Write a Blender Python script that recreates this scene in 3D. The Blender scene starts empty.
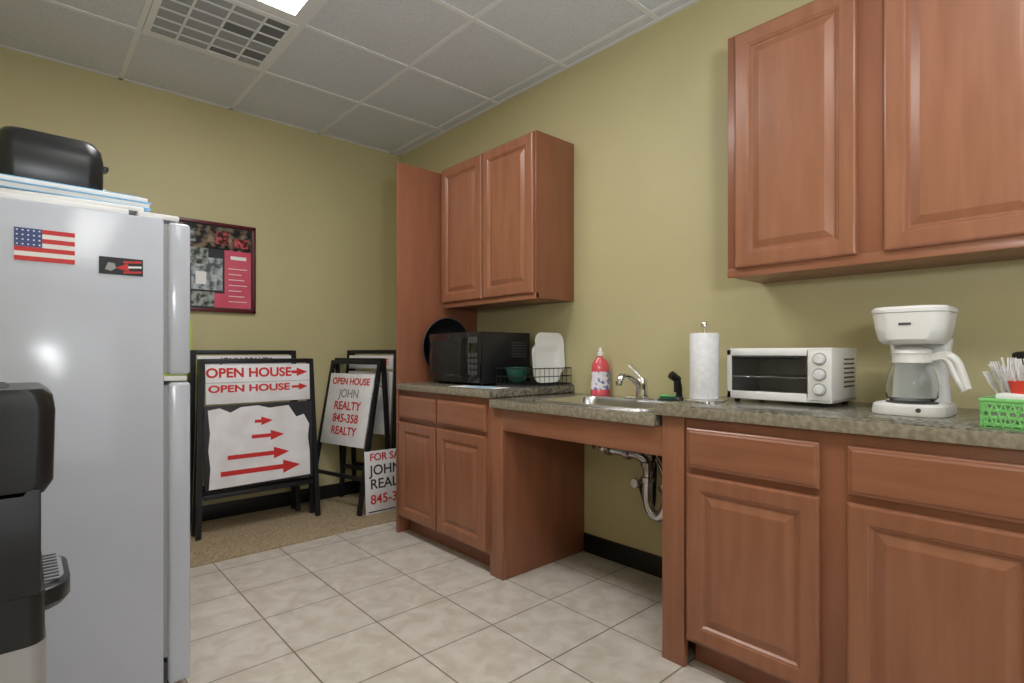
import bpy, bmesh, math, random
from mathutils import Vector, Matrix
random.seed(4)
S=bpy.context.scene
COL=S.collection
try:
    S.view_settings.view_transform='Standard'
    S.view_settings.look='None'
except Exception: pass

# ---------------------------------------------------------------- materials
def mat(name,col,rough=.5,metal=0,coat=0,trans=0,emit=None,es=0,ior=1.45,alpha=1):
    m=bpy.data.materials.new(name); m.use_nodes=True
    b=m.node_tree.nodes['Principled BSDF']
    b.inputs['Base Color'].default_value=(*col,1)
    b.inputs['Roughness'].default_value=rough
    b.inputs['Metallic'].default_value=metal
    b.inputs['Coat Weight'].default_value=coat
    b.inputs['Coat Roughness'].default_value=.2
    b.inputs['Transmission Weight'].default_value=trans
    b.inputs['IOR'].default_value=ior
    if emit:
        b.inputs['Emission Color'].default_value=(*emit,1); b.inputs['Emission Strength'].default_value=es
    return m
def noisy(name,c1,c2,scale=(1,1,1),ns=5,detail=4,rough=.5,bump=0,coat=0,metal=0,lo=.35,hi=.65,bscale=None,dist=0):
    m=mat(name,c1,rough,metal,coat); t=m.node_tree; n=t.nodes; b=n['Principled BSDF']
    tc=n.new('ShaderNodeTexCoord'); mp=n.new('ShaderNodeMapping'); mp.inputs['Scale'].default_value=scale
    nz=n.new('ShaderNodeTexNoise'); nz.inputs['Scale'].default_value=ns; nz.inputs['Detail'].default_value=detail
    nz.inputs['Distortion'].default_value=dist
    r=n.new('ShaderNodeValToRGB'); r.color_ramp.elements[0].position=lo; r.color_ramp.elements[1].position=hi
    r.color_ramp.elements[0].color=(*c1,1); r.color_ramp.elements[1].color=(*c2,1)
    L=t.links.new
    L(tc.outputs['Object'],mp.inputs[0]); L(mp.outputs[0],nz.inputs['Vector']); L(nz.outputs['Fac'],r.inputs[0]); L(r.outputs[0],b.inputs['Base Color'])
    if bump:
        nb=nz
        if bscale:
            nb=n.new('ShaderNodeTexNoise'); nb.inputs['Scale'].default_value=bscale; nb.inputs['Detail'].default_value=5
            L(tc.outputs['Object'],nb.inputs['Vector'])
        bp=n.new('ShaderNodeBump'); bp.inputs['Strength'].default_value=bump; bp.inputs['Distance'].default_value=.004
        L(nb.outputs['Fac'],bp.inputs['Height']); L(bp.outputs[0],b.inputs['Normal'])
    return m
M={}
M['wall']=noisy('wall_paint',(.52,.465,.26),(.55,.49,.275),ns=2,rough=.5,bump=.15,bscale=150)
M['wood']=noisy('cherry_wood',(.255,.098,.050),(.34,.140,.076),scale=(9,9,1),ns=3,detail=6,rough=.34,coat=.2,lo=.25,hi=.75,dist=.4)
M['woodh']=noisy('cherry_wood_h',(.255,.098,.050),(.34,.140,.076),scale=(9,1,9),ns=3,detail=6,rough=.34,coat=.2,lo=.25,hi=.75,dist=.4)
M['wood_side']=noisy('cherry_panel',(.235,.084,.043),(.295,.112,.058),scale=(6,6,.8),ns=3,detail=5,rough=.38,coat=.15,lo=.25,hi=.75)
M['counter']=noisy('laminate',(.10,.095,.075),(.30,.28,.225),ns=70,detail=8,rough=.22,lo=.38,hi=.66)
M['counter_edge']=noisy('laminate_edge',(.21,.18,.13),(.34,.30,.225),ns=60,detail=8,rough=.35,lo=.38,hi=.66)
M['ceil']=noisy('ceiling_tile_mat',(.62,.65,.70),(.70,.73,.79),ns=90,detail=6,rough=.9,bump=.4)
M['tbar']=mat('t_bar',(.78,.80,.83),.5)
M['carpet']=noisy('carpet_mat',(.26,.19,.11),(.50,.40,.27),ns=90,detail=6,rough=.95,bump=.8)
M['black']=mat('black_plastic',(.012,.012,.013),.3)
M['blackm']=mat('black_matte',(.015,.015,.016),.6)
M['blackgl']=mat('black_gloss',(.008,.008,.009),.07,coat=.5)
M['blackmetal']=mat('black_metal',(.02,.02,.024),.4,.3)
M['base']=mat('vinyl_base',(.012,.012,.012),.4)
M['fridge']=noisy('fridge_white',(.53,.56,.64),(.56,.59,.67),ns=3,rough=.14,bump=.02,bscale=400)
M['white']=mat('white_plastic',(.80,.80,.80),.3)
M['cream']=mat('appliance_white',(.82,.81,.80),.28)
M['paper']=mat('paper_white',(.85,.85,.86),.6)
M['china']=mat('white_china',(.85,.86,.88),.15,coat=.4)
M['towel']=noisy('towel_paper',(.84,.84,.87),(.76,.76,.80),ns=60,rough=.9,bump=.4)
M['steel']=mat('stainless',(.66,.66,.66),.22,1)
M['chrome']=mat('chrome',(.85,.85,.85),.08,1)
M['pipe']=mat('pipe_chrome',(.62,.62,.64),.14,1)
M['silver']=mat('silver_plastic',(.42,.42,.43),.35,.6)
M['grey']=mat('grey',(.35,.35,.35),.5)
M['dgrey']=mat('dark_grey',(.07,.07,.075),.5)
M['ventg']=mat('vent_grey',(.36,.38,.41),.6)
M['ventd']=mat('vent_dark',(.16,.17,.18),.8)
M['glass']=mat('clear_glass',(.95,.97,.97),.02,trans=1,ior=1.3)
M['smoke']=mat('smoke_glass',(.72,.72,.72),.03,trans=1,ior=1.2)
M['red']=mat('red_ink',(.62,.03,.03),.5)
M['signw']=noisy('sign_white',(.76,.74,.76),(.88,.88,.92),ns=6,rough=.45)
M['ink']=mat('black_ink',(.03,.03,.035),.6)
M['blue']=mat('flag_blue',(.03,.06,.22),.4)
M['pink']=noisy('poster_pink',(.62,.08,.14),(.70,.13,.2),ns=4,rough=.25)
M['pframe']=mat('poster_frame',(.10,.012,.015),.3)
M['photo']=noisy('poster_photo',(.01,.01,.012),(.30,.22,.16),ns=18,detail=5,rough=.2,lo=.46,hi=.66)
M['photo2']=noisy('poster_photo2',(.10,.12,.14),(.50,.55,.58),ns=24,detail=5,rough=.2,lo=.4,hi=.6)
M['photo3']=noisy('poster_photo_red',(.05,.01,.01),(.60,.10,.12),ns=26,detail=4,rough=.2,lo=.42,hi=.58)
M['photo4']=noisy('poster_photo_grey',(.05,.06,.06),(.36,.40,.38),ns=26,detail=4,rough=.2,lo=.42,hi=.58)
M['green']=mat('green_plastic',(.20,.55,.17),.4)
M['dgreen']=mat('bowl_green',(.02,.10,.07),.25)
M['lime']=mat('lime_fabric',(.50,.75,.06),.7)
M['soap']=mat('soap_pink',(.75,.10,.13),.12,coat=.4)
M['label']=noisy('soap_label',(.10,.14,.50),(.85,.80,.85),ns=35,rough=.3,lo=.42,hi=.5)
M['lblue']=mat('light_blue',(.25,.50,.75),.4)
M['light']=mat('light_lens',(1,1,1),.5,emit=(1,.985,.96),es=16.5)
M['light2']=mat('added_light_lens',(1,1,1),.5,emit=(1,.985,.96),es=10)  # lens of the added panel behind the camera
M['orange']=mat('orange_red',(.7,.06,.03),.4)

def tile_mat():
    m=mat('floor_tile',(.6,.57,.52),.3); t=m.node_tree; n=t.nodes; L=t.links.new; b=n['Principled BSDF']
    tc=n.new('ShaderNodeTexCoord'); mp=n.new('ShaderNodeMapping'); mp.inputs['Location'].default_value=(-.075,-.015,0)
    br=n.new('ShaderNodeTexBrick'); br.offset=0; br.squash=1
    br.inputs['Scale'].default_value=1; br.inputs['Brick Width'].default_value=.34; br.inputs['Row Height'].default_value=.34
    br.inputs['Mortar Size'].default_value=.0034; br.inputs['Mortar Smooth'].default_value=.25
    br.inputs['Color1'].default_value=(.64,.60,.545,1); br.inputs['Color2'].default_value=(.68,.64,.585,1)
    br.inputs['Mortar'].default_value=(.25,.22,.175,1)
    nz=n.new('ShaderNodeTexNoise'); nz.inputs['Scale'].default_value=12; nz.inputs['Detail'].default_value=9; nz.inputs['Distortion'].default_value=.6
    r=n.new('ShaderNodeValToRGB'); r.color_ramp.elements[0].position=.35; r.color_ramp.elements[1].position=.65
    r.color_ramp.elements[0].color=(.82,.79,.75,1); r.color_ramp.elements[1].color=(1.0,1.0,1.0,1)
    mx=n.new('ShaderNodeMixRGB'); mx.blend_type='MULTIPLY'; mx.inputs[0].default_value=1
    L(tc.outputs['Object'],mp.inputs[0]); L(mp.outputs[0],br.inputs['Vector']); L(tc.outputs['Object'],nz.inputs['Vector']); L(nz.outputs['Fac'],r.inputs[0])
    L(br.outputs['Color'],mx.inputs[1]); L(r.outputs[0],mx.inputs[2]); L(mx.outputs[0],b.inputs['Base Color'])
    bp=n.new('ShaderNodeBump'); bp.invert=True; bp.inputs['Strength'].default_value=.5; bp.inputs['Distance'].default_value=.003
    L(br.outputs['Fac'],bp.inputs['Height']); L(bp.outputs[0],b.inputs['Normal'])
    return m
M['tile']=tile_mat()

# ---------------------------------------------------------------- helpers
def grp(name,origin=(0,0,0),rz=0,rx=0,ry=0,parent=None,world=False,sc=1):
    e=bpy.data.objects.new(name,None); COL.objects.link(e); e.empty_display_size=.05
    e.location=origin; e.rotation_euler=(rx,ry,rz); e.scale=(sc,sc,sc)
    e['o']=tuple(origin) if world else (0.,0.,0.)
    if parent: e.parent=parent
    return e
def finish(bm,name,P,m,smooth=False):
    bmesh.ops.recalc_face_normals(bm,faces=bm.faces)
    if P is not None:
        o=Vector(P['o']); bmesh.ops.translate(bm,verts=bm.verts,vec=-o)
    me=bpy.data.meshes.new(name); 
    if smooth:
        for f in bm.faces: f.smooth=True
    bm.to_mesh(me); bm.free()
    ob=bpy.data.objects.new(name,me); COL.objects.link(ob)
    if P is not None: ob.parent=P
    me.materials.append(M[m] if isinstance(m,str) else m)
    if smooth:
        try: me.set_sharp_from_angle(angle=math.radians(40))
        except Exception: pass
    return ob
def box(name,P,x0,x1,y0,y1,z0,z1,m,bev=0,seg=2):
    bm=bmesh.new(); bmesh.ops.create_cube(bm,size=1)
    for v in bm.verts: v.co=Vector(((x0+x1)/2+v.co.x*(x1-x0),(y0+y1)/2+v.co.y*(y1-y0),(z0+z1)/2+v.co.z*(z1-z0)))
    if bev: bmesh.ops.bevel(bm,geom=bm.edges[:],offset=bev,segments=seg,affect='EDGES',profile=.5)
    return finish(bm,name,P,m,smooth=bev>0)
def loft(name,P,loops,m,cap0=True,cap1=True,smooth=True,closed=True):
    bm=bmesh.new(); L=[[bm.verts.new(p) for p in l] for l in loops]
    for a,b in zip(L,L[1:]):
        n=len(a)
        for i in range(n if closed else n-1):
            j=(i+1)%n
            try: bm.faces.new((a[i],a[j],b[j],b[i]))
            except Exception: pass
    if cap0: bm.faces.new(L[0][::-1])
    if cap1: bm.faces.new(L[-1])
    return finish(bm,name,P,m,smooth)
def lathe(name,P,c,prof,m,n=32,cap0=True,cap1=True,axis='z'):
    loops=[]
    for r,z in prof:
        l=[]
        for i in range(n):
            a=2*math.pi*i/n; x,y=r*math.cos(a),r*math.sin(a)
            if axis=='z': l.append((c[0]+x,c[1]+y,c[2]+z))
            elif axis=='x': l.append((c[0]+z,c[1]+x,c[2]+y))
            else: l.append((c[0]+x,c[1]+z,c[2]+y))
        loops.append(l)
    return loft(name,P,loops,m,cap0,cap1)
def rr(cx,cy,hx,hy,r,z,n=6):
    pts=[]
    for sx,sy,a0 in((1,1,0),(-1,1,90),(-1,-1,180),(1,-1,270)):
        for i in range(n+1):
            a=math.radians(a0+90*i/n); pts.append((cx+sx*(hx-r)+r*math.cos(a),cy+sy*(hy-r)+r*math.sin(a),z))
    return pts
def tube(name,P,pts,r,m,cyc=False,smooth=False,res=4):
    cu=bpy.data.curves.new(name,'CURVE'); cu.dimensions='3D'; cu.bevel_depth=r; cu.bevel_resolution=res; cu.use_fill_caps=True
    if smooth:
        sp=cu.splines.new('NURBS'); sp.points.add(len(pts)-1)
        for p,q in zip(sp.points,pts): p.co=(*q,1)
        sp.order_u=3; sp.use_endpoint_u=not cyc; sp.use_cyclic_u=cyc; sp.resolution_u=6
    else:
        sp=cu.splines.new('POLY'); sp.points.add(len(pts)-1)
        for p,q in zip(sp.points,pts): p.co=(*q,1)
        sp.use_cyclic_u=cyc
    o=bpy.data.objects.new(name+'_c',cu); COL.objects.link(o)
    dg=bpy.context.evaluated_depsgraph_get(); dg.update()
    me=bpy.data.meshes.new_from_object(o.evaluated_get(dg)); bpy.data.objects.remove(o)
    bm=bmesh.new(); bm.from_mesh(me)
    return finish(bm,name,P,m,True)
def text(name,P,s,size,loc,m,rx=90,rz=0,bold=0,sx=1,align='CENTER'):
    cu=bpy.data.curves.new(name,'FONT'); cu.body=s; cu.size=size; cu.align_x=align; cu.align_y='CENTER'; cu.offset=bold; cu.extrude=.0004
    o=bpy.data.objects.new(name+'_c',cu); COL.objects.link(o)
    dg=bpy.context.evaluated_depsgraph_get(); dg.update()
    me=bpy.data.meshes.new_from_object(o.evaluated_get(dg)); bpy.data.objects.remove(o)
    bm=bmesh.new(); bm.from_mesh(me)
    bm.transform(Matrix.Translation(loc)@Matrix.Rotation(math.radians(rz),4,'Z')@Matrix.Rotation(math.radians(rx),4,'X')@Matrix.Diagonal((sx,1,1,1)))
    me2=bpy.data.meshes.new(name)
    if P is not None: bmesh.ops.translate(bm,verts=bm.verts,vec=-Vector(P['o']))
    bm.to_mesh(me2); bm.free()
    ob=bpy.data.objects.new(name,me2); COL.objects.link(ob); ob.parent=P; me2.materials.append(M[m]); return ob
def poly(name,P,pts,m,th=.001,axis='y'):
    return loft(name,P,[[(x,y,z) for x,y,z in pts],[(x,y-th,z) for x,y,z in pts]],m,smooth=False)
def arrow(name,P,x0,x1,z,h,y,m):
    hw=h*.5; hd=h*1.3
    return poly(name,P,[(x0,y,z-hw*.35),(x1-hd,y,z-hw*.35),(x1-hd,y,z-hw),(x1,y,z),(x1-hd,y,z+hw),(x1-hd,y,z+hw*.35),(x0,y,z+hw*.35)],m)
def panel(name,P,xf,y0,y1,z0,z1,m,prof):
    loops=[]
    for i,d in prof:
        x=xf-d; loops.append([(x,y0+i,z0+i),(x,y1-i,z0+i),(x,y1-i,z1-i),(x,y0+i,z1-i)])
    return loft(name,P,loops,m,smooth=False)
DOOR=[(0,0),(0,.014),(.003,.018),(.008,.020),(.050,.020),(.054,.017),(.058,.0165),(.064,.010),(.070,.0095),(.092,.018),(.095,.019)]
DRAW=[(0,0),(0,.013),(.004,.016),(.008,.0165),(.014,.020)]

# ---------------------------------------------------------------- constants
XW=2.36; YB=4.03; XL=-.45; YF=-1.7; ZC=2.77
H=1.115
# ---------------------------------------------------------------- room
box('wall_right',None,XW,XW+.1,YF-.1,YB+.1,0,ZC,'wall')
box('wall_back',None,XL-.1,XW,YB,YB+.1,0,ZC,'wall')
box('wall_left',None,XL-.1,XL,YF-.1,YB,0,ZC,'wall')
box('wall_front',None,XL,XW,YF-.1,YF,0,ZC,'wall')
box('floor',None,XL-.1,XW+.1,YF-.1,YB+.1,-.1,0,'tile')
box('floor_carpet',None,XL,XW,3.21,YB,0,.008,'carpet')
box('ceiling',None,XL-.1,XW+.1,YF-.1,YB+.1,ZC,ZC+.1,'ceil')
box('baseboard_back',None,XL,XW-.012,YB-.01,YB,.008,.11,'base',.002)
box('baseboard_right',None,XW-.01,XW,1.12,2.01,0,.105,'base',.002)
box('baseboard_left',None,XL,XL+.01,YF,YB-.012,.008,.11,'base',.002)
T=grp('ceiling_grid',(1,1.2,ZC),world=True)
gx=[1.664-.61*k for k in range(-1,4)]; gy=[3.356-.61*k for k in range(0,9)]
for i,x in enumerate(gx): box(f'bar_x_{i}',T,x-.012,x+.012,YF,YB,ZC-.004,ZC+.002,'tbar')
for i,y in enumerate(gy):
    if y>YF: box(f'bar_y_{i}',T,XL,XW,y-.012,y+.012,ZC-.0045,ZC+.002,'tbar')
box('edge_right',T,XW-.022,XW,YF,YB,ZC-.004,ZC+.002,'tbar')
box('edge_back',T,XL,XW,YB-.022,YB,ZC-.004,ZC+.002,'tbar')
# vent
vx0,vx1,vy0,vy1=.444+.014,1.054-.014,2.746+.014,3.356-.014
V=grp('ceiling_vent',((vx0+vx1)/2,(vy0+vy1)/2,ZC),world=True)
box('back_plate',V,vx0,vx1,vy0,vy1,ZC-.004,ZC-.001,'ventd')
for i in range(2): box(f'frame_x{i}',V,[vx0,vx1-.03][i],[vx0+.03,vx1][i],vy0,vy1,ZC-.010,ZC-.004,'tbar')
for i in range(2): box(f'frame_y{i}',V,vx0+.03,vx1-.03,[vy0,vy1-.03][i],[vy0+.03,vy1][i],ZC-.010,ZC-.004,'tbar')
for i in range(1,4):
    x=vx0+(vx1-vx0)*i/4; box(f'bar_a{i}',V,x-.006,x+.006,vy0+.03,vy1-.03,ZC-.010,ZC-.004,'tbar')
for i in range(1,6):
    y=vy0+(vy1-vy0)*i/6; box(f'bar_b{i}',V,vx0+.03,vx1-.03,y-.005,y+.005,ZC-.0095,ZC-.004,'tbar')
for i in range(4):
    for j in range(6):
        cx=vx0+(vx1-vx0)*(i+.5)/4; cy=vy0+(vy1-vy0)*(j+.5)/6
        if i<2 or random.random()<.3: box(f'louver_{i}_{j}',V,max(vx0+.03,cx-.065),min(vx1-.03,cx+.065),max(vy0+.03,cy-.036),min(vy1-.03,cy+.036),ZC-.008,ZC-.006,'ventg')
# lights
for (ly0,ly1,lm) in ((1.526,2.746,'light'),(-.914,.306,'light2')):  # second panel is unseen, added behind the camera to light the room
    Lp=grp('ceiling_light',(.749,(ly0+ly1)/2,ZC),world=True)
    a0,a1,b0,b1=.458,1.040,ly0+.014,ly1-.014
    fw=.05
    box('lens',Lp,a0+fw,a1-fw,b0+fw,b1-fw,ZC-.006,ZC-.002,lm)
    for i in range(2): box(f'frame_x{i}',Lp,[a0,a1-fw][i],[a0+fw,a1][i],b0,b1,ZC-.010,ZC-.001,'tbar')
    for i in range(2): box(f'frame_y{i}',Lp,a0+fw,a1-fw,[b0,b1-fw][i],[b0+fw,b1][i],ZC-.010,ZC-.001,'tbar')

# ---------------------------------------------------------------- cabinets
UF=2.055; UZ0,UZ1=1.412,2.315
def upper(name,y0,y1,z0,z1,doors):
    P=grp(name,((UF+XW)/2,(y0+y1)/2,z0),world=True)
    box('carcass',P,UF,XW-.001,y0,y1,z0,z1,'wood_side',.0015)
    box('bottom_rail',P,UF-.002,UF+.02,y0,y1,z0-.004,z0+.03,'woodh',.001)
    for i,(a,b) in enumerate(doors): panel(f'door_{i}',P,UF-.0005,a,b,z0+.028,z1-.012,'wood',DOOR)
upper('upper_cabinet',2.09,2.965,UZ0,UZ1,[(2.54,2.955),(2.10,2.53)])
upper('upper_cabinet',.055,1.022,UZ0,2.345,[(.575,.987),(.085,.499)])
upper('upper_cabinet',-.90,.053,UZ0,2.345,[(-.41,.02),(-.87,-.43)])
BF=1.75
def base(name,y0,y1,units,stile=None):
    P=grp(name,((BF+XW)/2,(y0+y1)/2,0),world=True)
    box('carcass',P,BF,XW-.001,y0,y1,.10,.888,'wood_side',.001)
    box('toe_kick',P,BF+.07,XW-.001,y0,y1,0,.10,'wood_side')
    for i,(a,b) in enumerate(units):
        panel(f'drawer_{i}',P,BF-.0005,a,b,.715,.852,'woodh',DRAW)
        panel(f'door_{i}',P,BF-.0005,a,b,.115,.692,'wood',DOOR)
    return P
base('base_cabinet',2.112,2.983,[(2.575,2.975),(2.130,2.560)])
base('base_cabinet',.055,1.026,[(.585,1.012),(.085,.512)])
base('base_cabinet',-.90,.053,[(-.41,.03),(-.87,-.43)])
E=grp('tall_end_panel',(2.05,3.0,0),world=True)
box('panel',E,1.745,XW-.001,2.986,3.006,0.0,2.30,'wood_side',.001)
box('front_stile',E,1.735,1.745,2.986,3.010,0.0,2.30,'wood',.001)
K=grp('sink_support_frame',(2.05,1.56,0),world=True)
box('panel_far',K,BF+.02,XW-.001,2.012,2.03,0,.845,'wood_side',.001)
box('stile_far',K,BF,BF+.02,2.012,2.110,0,.845,'wood',.001)
box('panel_near',K,BF+.02,XW-.001,1.10,1.117,0,.845,'wood_side',.001)
box('stile_near',K,BF-.005,BF+.02,1.028,1.117,0,.888,'wood',.001)
box('apron',K,BF,BF+.02,1.117,2.012,.735,.845,'woodh',.001)

# counters
CF=1.722
def ctop(name,y0,y1,z,th=.04):
    P=grp(name,((CF+XW)/2,(y0+y1)/2,z-th),world=True)
    box('top',P,CF+.003,XW-.001,y0,y1,z-th,z,'counter',.004)
    box('front_edge',P,CF,CF+.003,y0+.002,y1-.002,z-th,z-.004,'counter_edge',.001)
    return P
ctop('countertop',2.085,2.984,.930)
ctop('countertop',-.90,1.135,.930)
ZS=.886
SX0,SX1,SY0,SY1=1.83,2.20,1.25,1.86
P=grp('countertop',((CF+XW)/2,1.6,ZS-.04),world=True)
box('top_front',P,CF+.003,SX0,1.137,2.083,ZS-.04,ZS,'counter',.002)
box('top_back',P,SX1,XW-.001,1.137,2.083,ZS-.04,ZS,'counter',.002)
box('top_left',P,SX0,SX1,SY1,2.083,ZS-.04,ZS,'counter',.0005)
box('top_right',P,SX0,SX1,1.137,SY0,ZS-.04,ZS,'counter',.0005)
box('front_edge',P,CF,CF+.003,1.137,2.083,ZS-.04,ZS-.003,'counter_edge',.001)
# sink
P=grp('kitchen_sink',(2.04,1.555,ZS),world=True)
cx,cy=(SX0+SX1)/2,(SY0+SY1)/2; hx,hy=(SX1-SX0)/2,(SY1-SY0)/2
cxr=cx+.035
loops=[rr(cxr,cy,hx+.062,hy+.025,.05,ZS+.0005),rr(cxr,cy,hx+.058,hy+.021,.048,ZS+.008),rr(cx,cy,hx-.008,hy-.008,.06,ZS+.007),
 rr(cx,cy,hx-.016,hy-.016,.06,ZS-.004),rr(cx,cy,hx-.03,hy-.03,.06,ZS-.12),rr(cx,cy,hx-.06,hy-.06,.05,ZS-.145),rr(cx,cy,.05,.05,.049,ZS-.15)]
loft('basin',P,loops,'steel',cap0=False)
lathe('drain',P,(cx,cy,ZS-.15),[(.045,.001),(.043,.004),(.03,.003),(.028,.001)],'chrome')
# faucet
fx,fy,fz=2.245,1.55,ZS+.008
P=grp('kitchen_faucet',(fx,fy,fz),world=True)
loft('deck_plate',P,[rr(fx,fy,.026,.10,.025,fz),rr(fx,fy,.026,.10,.025,fz+.006),rr(fx,fy,.02,.094,.0195,fz+.010)],'chrome')
lathe('body',P,(fx,fy,fz+.008),[(.030,0),(.028,.03),(.027,.06),(.029,.075),(.022,.090)],'chrome')
tube('spout',P,[(fx,fy,fz+.05),(fx-.04,fy+.01,fz+.09),(fx-.085,fy+.025,fz+.115),(fx-.12,fy+.035,fz+.11),(fx-.13,fy+.038,fz+.08)],.017,'chrome',smooth=True)
lathe('aerator',P,(fx-.13,fy+.038,fz+.066),[(.016,0),(.018,.022)],'chrome',20)
tube('lever',P,[(fx,fy,fz+.09),(fx-.01,fy+.02,fz+.125),(fx-.035,fy+.05,fz+.165)],.010,'chrome')
# side sprayer
P=grp('side_sprayer',(2.24,1.345,ZS),world=True)
lathe('holder',P,(2.24,1.345,ZS+.009),[(.024,0),(.022,.012),(.015,.02),(.015,.03)],'black')
tube('handle',P,[(2.24,1.345,ZS+.03),(2.24,1.345,ZS+.07),(2.235,1.35,ZS+.11)],.014,'black')
tube('head',P,[(2.24,1.35,ZS+.105),(2.205,1.365,ZS+.13)],.019,'black')
box('trigger',P,2.210,2.218,1.335,1.355,ZS+.05,ZS+.10,'black',.002)
P=grp('dish_sponge',(2.295,1.42,ZS+.0095),rz=.3)
box('foam',P,-.03,.03,-.05,.05,0,.014,'dgreen',.004); box('scrub',P,-.03,.03,-.05,.05,.014,.020,'green',.002)
# soap
P=grp('dish_soap_bottle',(2.305,1.855,ZS),rz=-.6)
def ell(hx,hy,z,n=28): return [(hx*math.cos(2*math.pi*i/n),hy*math.sin(2*math.pi*i/n),z) for i in range(n)]
loft('bottle',P,[ell(.046,.028,.001),ell(.052,.032,.012),ell(.050,.032,.06),ell(.044,.029,.10),ell(.048,.030,.135),ell(.046,.029,.165),ell(.032,.023,.19),ell(.014,.014,.205),ell(.013,.013,.215)],'soap')
loft('label',P,[ell(.0518,.0328,.035),ell(.0504,.0326,.07),ell(.0455,.0305,.10),ell(.0486,.0308,.13)],'label',False,False)
loft('cap',P,[ell(.017,.017,.213),ell(.017,.017,.23),ell(.010,.010,.236),ell(.008,.008,.258)],'white')
# plumbing
P=grp('sink_plumbing',(2.2,1.5,.5),world=True)
tube('tailpiece',P,[(2.10,1.66,.72),(2.11,1.74,.665),(2.17,1.76,.640),(2.21,1.66,.628),(2.21,1.53,.62)],.021,'pipe',smooth=True)
tube('trap',P,[(2.21,1.55,.62),(2.21,1.50,.61),(2.21,1.49,.55),(2.21,1.50,.44),(2.21,1.48,.355),(2.21,1.42,.345),(2.21,1.385,.42),(2.21,1.385,.52),(2.24,1.40,.565),(2.355,1.40,.57)],.024,'pipe',smooth=True)
for nm,pz,py in (('nut_a',.50,1.495),('nut_d',.57,1.495),('nut_b',.46,1.385)): lathe(nm,P,(2.21,py,pz),[(.026,0),(.033,.004),(.033,.026),(.026,.03)],'pipe',12)
lathe('nut_c',P,(2.21,1.59,.624),[(.026,0),(.032,.004),(.032,.028),(.026,.032)],'pipe',12,axis='y')
lathe('nut_e',P,(2.19,1.69,.634),[(.026,0),(.032,.004),(.032,.028),(.026,.032)],'pipe',12,axis='y')
lathe('escutcheon',P,(XW-.012,1.40,.57),[(.045,0),(.045,.007)],'pipe',24,axis='x')
for i,yy in enumerate((1.44,1.60)):
    tube(f'valve_{i}',P,[(XW-.003,yy,.47),(XW-.08,yy,.47)],.014,'pipe')
    lathe(f'knob_{i}',P,(XW-.11,yy,.47),[(.022,0),(.026,.012),(.014,.028)],'pipe',16,axis='x')
    tube(f'hose_{i}',P,[(XW-.06,yy,.47),(XW-.06,yy-.03,.36),(XW-.09,yy-.09,.33),(XW-.10,yy-.11,.45),(XW-.08,1.50,.66),(XW-.08,1.56,.735)],.011,'blackm',smooth=True)
tube('supply_line',P,[(XW-.05,1.75,.735),(XW-.07,1.70,.66),(XW-.09,1.58,.64),(XW-.08,1.47,.60),(XW-.08,1.44,.48)],.010,'pipe',smooth=True)

# ---------------------------------------------------------------- items on near counter
ZN=.930
P=grp('paper_towel_holder',(1.935,1.055,ZN))
lathe('base',P,(0,0,0),[(.075,0.001),(.075,.006),(.07,.010)],'chrome',36)
lathe('rod',P,(0,0,.01),[(.004,0),(.004,.270),(.010,.275),(.011,.285),(.006,.293)],'chrome',16)
lathe('roll',P,(0,0,.012),[(.02,0),(.051,0),(.053,.004),(.053,.244),(.051,.248),(.02,.248),(.02,0)],'towel',40,False,False)
tube('arm',P,[(.066,-.02,.006),(.066,-.02,.13),(.062,-.02,.16),(.060,-.02,.13)],.002,'chrome')
# toaster oven
tx0,tx1,ty0,ty1,tz0,tz1=2.015,2.275,.640,1.003,ZN+.014,ZN+.203
P=grp('toaster_oven',((tx0+tx1)/2,(ty0+ty1)/2,ZN),world=True)
box('top',P,tx0,tx1,ty0,ty1,tz1-.012,tz1,'cream',.005)
box('bottom',P,tx0,tx1,ty0,ty1,tz0,tz0+.014,'cream',.005)
box('side_left',P,tx0,tx1,ty1-.012,ty1,tz0,tz1,'cream',.005)
box('back',P,tx1-.01,tx1,ty0,ty1,tz0,tz1,'cream',.004)
box('control_block',P,tx0,tx1-.002,ty0,ty0+.078,tz0,tz1,'cream',.006)
box('bezel_top',P,tx0-.006,tx0+.004,ty0+.078,ty1,tz1-.028,tz1-.004,'cream',.003)
box('bezel_bottom',P,tx0-.006,tx0+.004,ty0+.078,ty1,tz0,tz0+.03,'cream',.003)
box('bezel_side',P,tx0-.006,tx0+.004,ty1-.018,ty1,tz0,tz1-.004,'cream',.003)
box('cavity_back',P,tx1-.02,tx1-.011,ty0+.08,ty1-.013,tz0+.015,tz1-.013,'silver')
box('cavity_side',P,tx0+.01,tx1-.021,ty1-.016,ty1-.0125,tz0+.015,tz1-.013,'silver')
box('cavity_floor',P,tx0+.01,tx1-.021,ty0+.08,ty1-.013,tz0+.0145,tz0+.018,'silver')
box('glass_door',P,tx0-.003,tx0+.001,ty0+.082,ty1-.02,tz0+.031,tz1-.029,'smoke')
tube('door_handle',P,[(tx0-.004,ty0+.10,tz1-.035),(tx0-.03,ty0+.105,tz1-.034),(tx0-.03,ty1-.045,tz1-.034),(tx0-.004,ty1-.04,tz1-.035)],.0055,'black')
for k in range(12):
    y=ty0+.095+k*.0225; tube(f'rack_{k}',P,[(tx0+.015,y,tz0+.085),(tx1-.03,y,tz0+.085)],.002,'chrome',res=2)
for k,xx in enumerate((tx0+.015,tx0+.1,tx1-.035)): tube(f'rackbar_{k}',P,[(xx,ty0+.085,tz0+.083),(xx,ty1-.016,tz0+.083)],.0025,'chrome',res=2)
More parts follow.
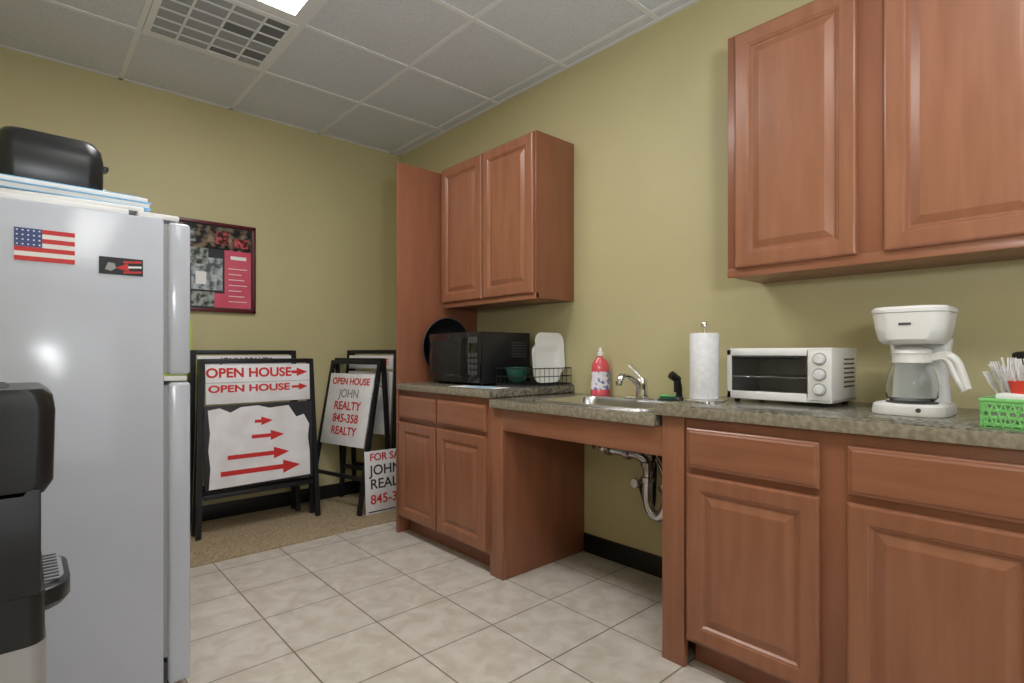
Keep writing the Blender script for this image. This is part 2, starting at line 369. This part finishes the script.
for k,zz in enumerate((.150,.097,.046)):
    lathe(f'knob_{k}',P,(tx0,ty0+.038,ZN+.014+zz),[(.018,0),(.017,-.012),(.014,-.018)],'white',24,axis='x')
    lathe(f'knob_ring_{k}',P,(tx0-.0005,ty0+.038,ZN+.014+zz),[(.022,0),(.022,-.001)],'grey',24,axis='x')
    box(f'knob_grip_{k}',P,tx0-.024,tx0-.016,ty0+.035,ty0+.041,ZN+.014+zz-.013,ZN+.014+zz+.013,'white',.001)
for k in range(7):
    box(f'slot_{k}',P,tx0+.12,tx1-.03,ty0-.0008,ty0+.0005,tz0+.05+k*.016,tz0+.056+k*.016,'dgrey')
for k,(xx,yy) in enumerate(((tx0+.02,ty0+.03),(tx0+.02,ty1-.03),(tx1-.03,ty0+.03),(tx1-.03,ty1-.03))):
    lathe(f'foot_{k}',P,(xx,yy,ZN+.0005),[(.010,0),(.012,.014)],'black',12)

# coffee maker (front -X)
P=grp('coffee_maker',(2.035,.418,ZN),sc=.955)
loft('base',P,[rr(0,0,.12,.098,.06,.001,8),rr(0,0,.123,.10,.062,.008,8),rr(0,0,.12,.097,.06,.030,8),rr(0,0,.112,.09,.055,.036,8)],'cream')
lathe('hot_plate',P,(-.03,0,.036),[(.068,0),(.068,.004),(.06,.005)],'dgrey',32)
loft('tower',P,[rr(.085,0,.032,.080,.025,.03),rr(.085,0,.030,.075,.025,.15),rr(.085,0,.032,.085,.025,.24)],'cream')
loft('top_housing',P,[rr(.005,0,.095,.075,.06,.222,8),rr(.0,0,.108,.086,.065,.236,8),rr(0,0,.114,.094,.068,.27,8),rr(0,0,.120,.100,.07,.318,8)],'cream')
loft('lid',P,[rr(0,0,.122,.102,.07,.320,8),rr(0,0,.123,.103,.07,.330,8),rr(0,0,.115,.095,.065,.338,8)],'cream')
loft('lid_gap',P,[rr(0,0,.119,.099,.07,.317,8),rr(0,0,.119,.099,.07,.321,8)],'grey')
lathe('carafe_glass',P,(-.03,0,.042),[(.03,0),(.058,.001),(.068,.012),(.070,.05),(.063,.085),(.052,.115),(.046,.135),(.048,.145),(.046,.145),(.044,.135),(.050,.114),(.061,.084),(.068,.05),(.066,.013),(.056,.003),(.03,.002)],'glass',40,True,True)
lathe('carafe_collar',P,(-.03,0,.042),[(.049,.118),(.053,.122),(.051,.142),(.053,.150)],'cream',32,False,False)
lathe('carafe_lid',P,(-.03,0,.042),[(.053,.148),(.055,.152),(.05,.162),(.02,.172),(.005,.173)],'cream',32)
loft('handle',P,[[(-.03+dx,-y,z+dz) for dx,dz in ((-.011,-w),(.011,-w),(.011,w),(-.011,w))] for y,z,w in ((.045,.178,.010),(.075,.187,.012),(.10,.184,.013))],'cream',smooth=False)
tube('handle_grip',P,[(-.03,-.09,.186),(-.03,-.108,.178),(-.03,-.122,.14),(-.03,-.136,.085)],.0125,'cream',smooth=True)
tube('handle_grip_b',P,[(-.03,-.080,.184),(-.03,-.094,.168),(-.03,-.106,.13),(-.03,-.132,.08)],.0105,'cream',smooth=True)
lathe('switch',P,(-.124,-.035,.02),[(.007,0),(.007,.004)],'dgrey',16,axis='x')
box('badge',P,-.1185,-.1165,-.016,.016,.280,.287,'dgrey',.0005)

# utensil basket
P=grp('utensil_basket',(1.828,.135,ZN),rz=-.12)
hb=.085; hw=.07
box('bottom',P,-hw,hw,-hb,hb,.0005,.004,'green')
for s in (-1,1):
    for k in range(4):
        z=.006+k*.017
        box(f'strip_a{s}{k}',P,s*hw-.002,s*hw+.002,-hb,hb,z,z+.009,'green',.001)
        box(f'strip_b{s}{k}',P,-hw,hw,s*hb-.002,s*hb+.002,z,z+.009,'green',.001)
    for k in range(11):
        t=-hb+k*(2*hb/10)
        tube(f'web_a{s}{k}',P,[(s*hw,max(-hb,t-.009),.004),(s*hw,min(hb,t+.009),.066)],.0026,'green',res=2)
        tube(f'web_a2{s}{k}',P,[(s*hw,min(hb,t+.009),.004),(s*hw,max(-hb,t-.009),.066)],.0026,'green',res=2)
        t=-hw+k*(2*hw/10)
        tube(f'web_b{s}{k}',P,[(max(-hw,t-.008),s*hb,.004),(min(hw,t+.008),s*hb,.066)],.0026,'green',res=2)
        tube(f'web_b2{s}{k}',P,[(min(hw,t+.008),s*hb,.004),(max(-hw,t-.008),s*hb,.066)],.0026,'green',res=2)
tube('rim',P,[(-hw,-hb,.069),(hw,-hb,.069),(hw,hb,.069),(-hw,hb,.069)],.0055,'green',cyc=True)
box('napkin_stack',P,-.063,.02,-.078,.078,.005,.066,'paper',.003)
box('napkin_stack_top',P,-.060,.015,-.075,.06,.066,.086,'paper',.004)
lathe('red_cup',P,(-.01,.01,.086),[(.024,0),(.031,.0),(.037,.030),(.035,.030),(.028,.004),(.01,.003)],'orange',28)
def fork(name,P,b,az,tilt,L=.16,m='white'):
    Q=grp(name,b,rz=az,rx=tilt,parent=P)
    loft('handle',Q,[[(-w,-.0012,z),(w,-.0012,z),(w,.0012,z),(-w,.0012,z)] for z,w in ((0,.006),(L*.35,.0045),(L*.62,.0035),(L*.68,.008),(L*.78,.011))],m,smooth=False)
    for k in range(4):
        x=-.0092+k*.0062; box(f'tine_{k}',Q,x-.0016,x+.0016,-.001,.001,L*.78,L*1.0,m)
for k in range(26):
    fork(f'fork_{k}',P,(random.uniform(.03,.055),random.uniform(-.04,.05),.01),random.uniform(-.9,.9),random.uniform(-.48,.42),random.uniform(.14,.17))
P=grp('coffee_canister',(2.17,.16,ZN))
lathe('body',P,(0,0,0),[(.05,.001),(.052,.01),(.052,.15),(.046,.165)],'black',32)
lathe('lid',P,(0,0,.165),[(.049,0),(.049,.018),(.04,.024),(.012,.026),(.012,.04),(.006,.044)],'blackm',32)

# ---------------------------------------------------------------- far counter items
ZF=.930
mx0,mx1,my0,my1,mz0,mz1=1.90,2.27,2.36,2.86,ZF+.012,ZF+.305
P=grp('microwave',((mx0+mx1)/2,(my0+my1)/2,ZF),world=True)
box('body',P,mx0,mx1,my0,my1,mz0,mz1,'black',.006)
box('door',P,mx0-.022,mx0-.001,my0+.125,my1-.004,mz0+.006,mz1-.004,'blackgl',.004)
box('window',P,mx0-.0235,mx0-.0215,my0+.175,my1-.045,mz0+.05,mz1-.05,'blackm',.0005)
box('control_panel',P,mx0-.018,mx0-.001,my0+.004,my0+.122,mz0+.006,mz1-.004,'blackgl',.003)
box('display',P,mx0-.0195,mx0-.0178,my0+.02,my0+.105,mz1-.065,mz1-.03,'dgrey',.0005)
for i in range(4):
    for j in range(3): box(f'key_{i}_{j}',P,mx0-.0195,mx0-.0178,my0+.022+j*.03,my0+.044+j*.03,mz0+.05+i*.034,mz0+.072+i*.034,'dgrey',.0005)
tube('handle',P,[(mx0-.022,my0+.142,mz0+.03),(mx0-.05,my0+.142,mz0+.045),(mx0-.05,my0+.142,mz1-.045),(mx0-.022,my0+.142,mz1-.03)],.007,'black')
for k in range(6): box(f'vent_{k}',P,mx0+.22,mx0+.34,my0-.0006,my0+.0005,mz0+.15+k*.016,mz0+.156+k*.016,'dgrey')
for k,(xx,yy) in enumerate(((mx0+.03,my0+.04),(mx0+.03,my1-.04),(mx1-.03,my0+.04),(mx1-.03,my1-.04))):
    lathe(f'foot_{k}',P,(xx,yy,ZF+.0005),[(.012,0),(.012,.012)],'black',12)
# frying pan
P=grp('frying_pan',(2.045,2.925,ZF+.230),rx=math.radians(94))
lathe('pan',P,(0,0,0),[(.10,-.020),(.135,-.018),(.180,.022),(.183,.022),(.138,-.022),(.09,-.024)],'black',44,False,False)
lathe('pan_bottom',P,(0,0,0),[(.136,-.020),(.136,-.023)],'black',44)
tube('rim',P,[(.182*math.cos(a*math.pi/24),.182*math.sin(a*math.pi/24),.022) for a in range(48)],.003,'dgrey',cyc=True)
tube('handle',P,[(.05,-.17,.015),(.10,-.20,.018),(.20,-.215,.02)],.008,'black')
P=grp('paper_sheet',(1.83,2.30,ZF+.001),rz=.15)
box('sheet',P,-.06,.06,-.17,.17,0,.0015,'paper'); box('sheet_blue',P,-.05,.02,-.12,.06,.0015,.003,'lblue')
# dish rack
rx0,rx1,ry0,ry1=1.985,2.345,2.100,2.335
P=grp('dish_rack',((rx0+rx1)/2,(ry0+ry1)/2,ZF),world=True)
for k,zz in enumerate((.012,.055,.10)):
    tube(f'ring_{k}',P,[(rx0,ry0,ZF+zz),(rx1,ry0,ZF+zz),(rx1,ry1,ZF+zz),(rx0,ry1,ZF+zz)],.0026,'blackm',cyc=True)
for k in range(11):
    x=rx0+(rx1-rx0)*k/10
    tube(f'wire_{k}',P,[(x,ry0,ZF+.10),(x,ry0,ZF+.008),(x,ry1,ZF+.008),(x,ry1,ZF+.10)],.0014,'blackm',res=2)
for k in range(1,7):
    y=ry0+(ry1-ry0)*k/7
    tube(f'cross_{k}',P,[(rx0,y,ZF+.055),(rx0,y,ZF+.01),(rx1,y,ZF+.01),(rx1,y,ZF+.055)],.0018,'blackm',res=2)
box('drip_mat',P,rx0-.01,rx1+.01,ry0-.01,ry1,ZF+.0003,ZF+.005,'dgrey',.001)
def splate(name,cx_,cz_,y,h,tilt,rzz=0):
    Q=grp(name,(cx_,y,cz_),rx=math.radians(90)+tilt,rz=rzz)
    loft('plate',Q,[rr(0,0,h*.55,h*.55,.02,-.010),rr(0,0,h*.7,h*.7,.03,-.008),rr(0,0,h,h,.05,.010),rr(0,0,h,h,.05,.013),rr(0,0,h*.97,h*.97,.048,.013),rr(0,0,h*.72,h*.72,.035,-.003),rr(0,0,h*.66,h*.66,.03,-.005),rr(0,0,h*.1,h*.1,.008,-.005)],'china')
splate('dinner_plate',2.165,ZF+.125,2.130,.105,-.08)
splate('dinner_plate',2.235,ZF+.185,2.170,.115,-.08)
splate('dinner_plate',2.245,ZF+.140,2.225,.098,-.08)
P=grp('cereal_bowl',(2.068,2.255,ZF+.017))
lathe('bowl',P,(0,0,0),[(.03,0),(.045,.012),(.062,.05),(.068,.088),(.065,.088),(.057,.05),(.04,.015),(.01,.008)],'dgreen',32)

# ---------------------------------------------------------------- refrigerator
fy0,fy1=2.05,2.72; fxb,fxd,fxf=-.32,.34,.416; fz=1.545
P=grp('refrigerator',(0,(fy0+fy1)/2,0),world=True)
box('body',P,fxb,fxd,fy0,fy1,.03,fz,'fridge',.006)
box('gasket_top',P,fxd,fxd+.012,fy0+.012,fy1-.012,1.05,fz-.012,'grey')
box('gasket_bottom',P,fxd,fxd+.012,fy0+.012,fy1-.012,.13,1.01,'grey')
box('freezer_door',P,fxd+.012,fxf,fy0,fy1,1.045,fz-.005,'fridge',.012,3)
box('main_door',P,fxd+.012,fxf,fy0,fy1,.04,1.020,'fridge',.012,3)
box('hinge_cover',P,.27,.385,fy0+.01,fy0+.09,fz,fz+.018,'white',.005)
box('mid_hinge',P,fxd,fxf-.01,fy0+.005,fy0+.05,1.024,1.041,'white',.003)
box('kick_grille',P,fxd-.03,fxd+.02,fy0+.02,fy1-.02,.03,.11,'dgrey',.003)
for k,(a,b) in enumerate(((1.06,1.30),(.72,1.005))):
    tube(f'handle_{k}',P,[(fxf-.002,fy1-.05,a),(fxf+.035,fy1-.05,a+.02),(fxf+.035,fy1-.05,b-.02),(fxf-.002,fy1-.05,b)],.011,'white')
for k,(xx,yy) in enumerate(((fxb+.05,fy0+.05),(fxb+.05,fy1-.05),(fxd-.06,fy0+.05),(fxd-.06,fy1-.05))):
    lathe(f'foot_{k}',P,(xx,yy,.0),[(.02,0.0005),(.02,.03)],'black',12)
# safety vest hanging on the back wall, half hidden by the fridge
P=grp('safety_vest',(.70,YB-.022,.95))
loft('cloth',P,[[(x,-.006+.008*math.sin(x*60+z*4),z) for x in [-.12+.024*i for i in range(11)]] for z in (0,.10,.20,.30,.36)],'lime',False,False,closed=False)
loft('shoulders',P,[[(x,-.002,z) for x in (-.12+d,-.05,0,.05,.12-d)] for z,d in ((.36,0),(.40,.03),(.42,.06))],'lime',False,False,closed=False)
box('reflective_band',P,-.118,.118,-.016,-.013,.12,.15,'silver')
lathe('hook',P,(0,.0,.42),[(.008,0.02),(.008,-.012)],'chrome',12,axis='y')
def fpos(u,v,yy=2.05):
    r=(u-512)/545; d=yy/(.7436-.6687*r); return d*(.6687+.7436*r), H-(v-353)*d/545
P=grp('flag_magnet',(.0,fy0-.0005,0))
x1=fpos(75,245)[0]; x0,_=fpos(14,245)
z1=fpos(44,230)[1]; z0=fpos(44,262)[1]
for k in range(7):
    a=z0+(z1-z0)*k/7; poly(f'stripe_{k}',P,[(x0,0,a),(x1,0,a),(x1,0,a+(z1-z0)/7),(x0,0,a+(z1-z0)/7)],'red' if k%2==0 else 'paper',.0015)
poly('canton',P,[(x0,-.0012,z0+(z1-z0)*.43),(x0+(x1-x0)*.45,-.0012,z0+(z1-z0)*.43),(x0+(x1-x0)*.45,-.0012,z1),(x0,-.0012,z1)],'blue',.001)
for i in range(5):
    for j in range(4):
        sx_=x0+(x1-x0)*.45*(i+.5)/5; sz_=z0+(z1-z0)*(.43+.57*(j+.5)/4)
        poly(f'star_{i}_{j}',P,[(sx_-.0018,-.002,sz_-.0018),(sx_+.0018,-.002,sz_-.0018),(sx_+.0018,-.002,sz_+.0018),(sx_-.0018,-.002,sz_+.0018)],'paper',.0006)
P=grp('eagle_magnet',(0,fy0-.0005,0))
x0=fpos(99,266)[0]; x1=fpos(143,266)[0]; z1=fpos(121,258)[1]; z0=fpos(121,275)[1]
poly('card',P,[(x0,0,z0),(x1,0,z0),(x1,0,z1),(x0,0,z1)],'ink',.0015)
for k in range(3):
    a=z0+(z1-z0)*(k*.3+.1); poly(f'stripe_{k}',P,[(x0+.06,-.0015,a),(x1-.004,-.0015,a+.004),(x1-.004,-.0015,a+.010),(x0+.06,-.0015,a+.006)],'red' if k!=1 else 'paper',.0005)
poly('eagle_head',P,[(x0+.014,-.0015,z0+.014),(x0+.03,-.0015,z0+.010),(x0+.042,-.0015,z0+.02),(x0+.038,-.0015,z0+.034),(x0+.022,-.0015,z0+.036)],'grey',.0008)
poly('eagle_wing',P,[(x0+.04,-.0015,z0+.02),(x0+.075,-.0015,z0+.012),(x0+.07,-.0015,z0+.036)],'red',.001)
# stack on fridge
P=grp('stacked_box_lid',(.02,2.28,fz),rz=-.03)
box('tray',P,-.30,.275,-.20,.20,.0185,.033,'white',.004); box('tray_low',P,-.30,.235,-.21,.20,.0005,.0185,'white',.004)
P=grp('document_folder',(.01,2.27,fz+.034),rz=.04)
box('cover_bottom',P,-.28,.295,-.19,.19,0,.004,'lblue',.001); box('pages',P,-.275,.29,-.185,.185,.004,.018,'paper',.001); box('cover_top',P,-.28,.295,-.19,.19,.018,.022,'lblue',.001)
box('clear_sleeve',P,-.28,.285,-.185,.18,.0222,.034,'paper',.001); box('top_sheet',P,-.28,.27,-.18,.18,.034,.038,'lblue',.001)
P=grp('toaster',(.065,2.26,fz+.073),rz=.05)
def tl(hx,hy,z): return rr(0,0,hx,hy,.045,z,8)
loft('body',P,[tl(.125,.085,.006),tl(.130,.092,.02),tl(.131,.093,.11),tl(.126,.088,.145),tl(.111,.074,.168),tl(.091,.055,.174)],'black')
loft('base',P,[tl(.128,.086,.0),tl(.128,.086,.008)],'blackm')
for s in (-1,1): box(f'slot_{s}',P,-.09,.09,s*.026-.012,s*.026+.012,.1735,.1755,'dgrey',.0005)
box('lever_slot',P,.1295,.1325,-.004,.004,.04,.13,'dgrey')
box('lever',P,.132,.150,-.022,.022,.100,.116,'black',.004)
lathe('dial',P,(.132,0,.030),[(.014,0),(.014,.012)],'silver',20,axis='x')

# ---------------------------------------------------------------- water dispenser (front +X)
wy0,wy1=1.30,1.61; wx0,wx1=-.30,.044
P=grp('water_dispenser',(-.13,1.455,0),world=True)
wc=(wy0+wy1)/2; hw=(wy1-wy0)/2
def wl(x0,x1,z,r=.03,hh=hw): return rr((x0+x1)/2,wc,(x1-x0)/2,hh,r,z,5)
loft('lower_body',P,[wl(wx0,wx1-.01,.001),wl(wx0,wx1-.01,.59)],'silver')
loft('lower_trim',P,[wl(wx0,wx1-.012,.59),wl(wx0,wx1-.012,.68)],'black')
loft('recess_back',P,[wl(wx0,wx1-.07,.68),wl(wx0,wx1-.07,.87)],'black')
box('cheek_near',P,wx0+.04,wx1-.018,wy0,wy0+.03,.68,.87,'black',.003)
box('cheek_far',P,wx0+.04,wx1-.018,wy1-.03,wy1,.68,.87,'black',.003)
loft('head',P,[wl(wx0,wx1-.012,.860),wl(wx0,wx1,.880),wl(wx0,wx1+.003,1.01),wl(wx0,wx1-.001,1.038),wl(wx0+.015,wx1-.015,1.050)],'black')
loft('bottle_collar',P,[wl(wx0+.05,wx1-.06,1.048,.05,hw-.04),wl(wx0+.06,wx1-.07,1.056,.05,hw-.05)],'blackm')
loft('drip_tray',P,[rr(.0,wc,.062,.11,.055,.63,8),rr(.0,wc,.072,.122,.065,.643,8),rr(.0,wc,.072,.122,.065,.672,8),rr(.0,wc,.064,.114,.06,.676,8)],'black')
loft('tray_grid',P,[rr(.008,wc,.054,.10,.05,.6765,8),rr(.008,wc,.054,.10,.05,.679,8)],'silver')
for k in range(9):
    y=wc-.085+k*.02125; box(f'grid_slot_{k}',P,-.02,.055,y-.004,y+.004,.6792,.680,'black')
for k in (-1,1):
    tube(f'spigot_{k}',P,[(-.03,wc+k*.06,.84),(.005,wc+k*.06,.84),(.01,wc+k*.06,.81)],.010,'blackm')
    box(f'paddle_{k}',P,-.02,-.01,wc+k*.06-.02,wc+k*.06+.02,.74,.82,'silver',.003)

# ---------------------------------------------------------------- poster
px0,px1,pz0,pz1=.595,1.21,1.388,1.985
P=grp('framed_poster',((px0+px1)/2,YB-.01,pz0),world=True)
y=YB-.001
box('backing',P,px0+.004,px1-.004,y-.012,y,pz0+.004,pz1-.004,'ink')
for k,(a,b,c,d) in enumerate(((px0,px1,pz0,pz0+.022),(px0,px1,pz1-.022,pz1),(px0,px0+.022,pz0,pz1),(px1-.022,px1,pz0,pz1))):
    box(f'frame_{k}',P,a,b,y-.024,y-.001,c,d,'pframe',.003)
def card(n,a,b,c,d,m,dy=.013): box(n,P,px0+a*(px1-px0),px0+b*(px1-px0),y-dy-.001,y-dy+.002,pz0+c*(pz1-pz0),pz0+d*(pz1-pz0),m)
card('photo_top',.05,.95,.70,.95,'photo')
card('photo_top_b',.28,.40,.76,.90,'photo4',.0136); card('photo_top_d',.60,.72,.76,.90,'photo3',.0136); card('photo_top_e',.78,.92,.74,.84,'photo3',.0136)
card('panel_grey',.05,.34,.36,.74,'photo2',.0137); card('panel_low',.05,.34,.06,.34,'grey')
card('photo_mid_a',.30,.52,.52,.70,'photo4',.0140); card('photo_mid_d',.36,.66,.24,.60,'photo2',.0138); card('photo_mid_b',.40,.50,.30,.44,'paper',.0145)
card('photo_low_a',.36,.58,.06,.22,'photo4')
card('panel_pink',.68,.95,.05,.70,'pink',.0135)
card('panel_pink_low',.58,.70,.05,.21,'pink',.0136)
card('text_heading',.74,.90,.60,.64,'paper',.0150)
for k in range(7): card(f'line_{k}',.72,.91-.03*(k%3),.12+k*.062,.127+k*.062,'paper',.0150)
for k in range(5): card(f'text_line_{k}',.09,.27,.10+k*.05,.108+k*.05,'paper',.0150)

# ---------------------------------------------------------------- sign stands
def stand(name,loc,rz,w,h,tilt,btilt,content,splay=.02):
    P=grp(name,loc,rz=rz)
    A=grp('front_frame',(0,0,0),rx=0,parent=P); A.location=(0,-math.sin(tilt)*h/2,0); A.rotation_euler=(-tilt,0,0)
    B=grp('back_frame',(0,0,0),parent=P); B.rotation_euler=(btilt,0,0)
    top=math.sin(tilt)*h/2
    B.location=(0,top+.03+math.sin(btilt)*h,0)
    for F,hh in ((A,h),(B,h)):
        for s in (-1,1):
            loft(f'leg_{s}',F,[[(s*(w/2+o)+a,b,z) for a,b in ((-.015,-.011),(.015,-.011),(.015,.011),(-.015,.011))] for z,o in ((.006,splay),(hh,0))],'blackmetal',smooth=False)
        for k,z in enumerate((hh-.013,.24)): box(f'rail_{k}',F,-w/2,w/2,-.009,.009,z-.014,z+.014,'blackmetal',.003)
    content(A,w,h)
    return P
def c1(A,w,h):
    box('sign_board',A,-w/2+.015,w/2-.015,-.018,-.010,h-.275,h-.035,'signw',.002)
    text('sign_text',A,'OPEN HOUSE',.080,(-.06,-.0185,h-.088),'red',bold=.0024,sx=1.04)
    arrow('arrow_top',A,.195,w/2-.03,h-.088,.055,-.0185,'red')
    box('strip_seam',A,-w/2+.015,w/2-.015,-.0195,-.0185,h-.147,h-.144,'grey')
    text('sign_text_b',A,'OPEN HOUSE',.060,(-.06,-.0185,h-.185),'red',bold=.002,sx=1.32)
    arrow('arrow_b',A,.195,w/2-.03,h-.185,.045,-.0185,'red')
    box('lower_board',A,-w/2+.005,w/2-.005,-.018,-.010,h-.79,h-.285,'ink',.002)
    pts=[(-.305,-.0185,h-.785),(.305,-.0185,h-.775),(.305,-.0185,h-.62),(.295,-.0185,h-.52),(.305,-.0185,h-.44),(.27,-.0185,h-.37),(.22,-.0185,h-.385),(.17,-.0185,h-.305),(.05,-.0185,h-.315),(-.02,-.0185,h-.295),(-.12,-.0185,h-.30),(-.18,-.0185,h-.33),(-.24,-.0185,h-.30),(-.305,-.0185,h-.31),(-.295,-.0185,h-.45),(-.305,-.0185,h-.55),(-.295,-.0185,h-.66)]
    poly('torn_sheet',A,pts,'signw')
    arrow('arrow_1',A,-.24,.24,h-.70,.085,-.0198,'red')
    arrow('arrow_2',A,-.20,.17,h-.605,.075,-.0198,'red')
    arrow('arrow_3',A,-.06,.14,h-.49,.065,-.0198,'red')
    arrow('arrow_4',A,-.04,.07,h-.395,.055,-.0198,'red')
def c2(A,w,h):
    box('sign_board',A,-w/2+.02,w/2-.02,-.018,-.010,h-.10,h-.035,'signw',.002)
    text('sign_text',A,'JOHN REALTY',.05,(0,-.0185,h-.068),'ink',bold=.001)
def c3(A,w,h):
    box('sign_board',A,-w/2+.018,w/2-.018,-.018,-.010,h-.62,h-.10,'signw',.002)
    for k,(s,z,c,sz) in enumerate((('OPEN HOUSE',.16,'red',.068),('JOHN',.25,'grey',.085),('REALTY',.34,'red',.085),('845-358',.43,'red',.085),('REALTY',.52,'red',.08))):
        text(f'sign_text_{k}',A,s,sz,(0,-.0185,h-z),c,bold=.002)
def c4(A,w,h):
    box('sign_board',A,-w/2+.018,w/2-.018,-.018,-.010,h-.14,h-.04,'signw',.002)
    text('sign_text',A,'OPEN HOUSE',.06,(0,-.0185,h-.09),'red',bold=.001)
    box('lower_board',A,-w/2+.018,w/2-.018,-.018,-.010,h-.62,h-.16,'signw',.002)
    text('sign_text_b',A,'REALTY',.10,(0,-.0185,h-.3),'grey',bold=.002)
stand('sign_stand',(1.135,3.66,.008),0,.66,1.07,.05,.015,c1,.03)
stand('sign_stand',(1.105,3.85,.008),0,.62,1.125,.03,.015,c2)
stand('sign_stand',(1.735,3.735,.008),math.radians(-77),.52,1.07,.19,.05,c3)
stand('sign_stand',(1.935,3.75,.008),math.radians(-72),.48,1.13,.06,.03,c4)
P=grp('yard_sign',(2.01,3.42,.008),rx=-.05)
box('board',P,-.27,.29,-.003,.003,.001,.43,'signw',.001)
for k,(s,z,c,sz) in enumerate((('FOR SALE',.385,'red',.07),('JOHN',.295,'ink',.095),('REALTY',.20,'ink',.095),('845-3',.095,'red',.09))):
    text(f'line_{k}',P,s,sz,(-.235,-.0035,z),c,bold=.0015,align='LEFT')
box('bottom_rule',P,-.25,.27,-.0045,-.003,.012,.02,'ink')

# ---------------------------------------------------------------- lights
def area(name,loc,rot,sx,sy,e,col):
    l=bpy.data.lights.new(name,'AREA'); l.shape='RECTANGLE'; l.size=sx; l.size_y=sy; l.energy=e; l.color=col
    o=bpy.data.objects.new(name,l); COL.objects.link(o); o.location=loc; o.rotation_euler=rot; return o
area('cool_fill',(.9,YF+.03,1.2),(math.radians(90),0,0),1.2,2.0,12,(.78,.86,1))  # added cool fill from behind the camera; wall_front has no doorway
area('ceiling_fill',(.25,-.35,1.5),(math.radians(180-25),0,math.radians(-42)),.25,.25,27,(.92,.96,1))  # unseen upward fill, added to brighten the ceiling tiles
l=bpy.data.lights.new('camera_flash','POINT'); l.energy=3.5; l.shadow_soft_size=.022; l.color=(1,.98,.95)
o=bpy.data.objects.new('camera_flash',l); COL.objects.link(o); o.location=(.317,-.2,1.339)

# ---------------------------------------------------------------- camera, world
cam=bpy.data.cameras.new('camera'); co=bpy.data.objects.new('camera',cam); COL.objects.link(co)
co.location=(0,0,H); co.rotation_euler=(math.radians(90),0,-math.radians(41.97))
cam.sensor_width=36; cam.lens=36*545/1024; cam.shift_y=11.5/1024; cam.clip_start=.02
S.camera=co
w=bpy.data.worlds.new('world'); S.world=w; w.use_nodes=True
w.node_tree.nodes['Background'].inputs[0].default_value=(.6,.65,.7,1); w.node_tree.nodes['Background'].inputs[1].default_value=.3
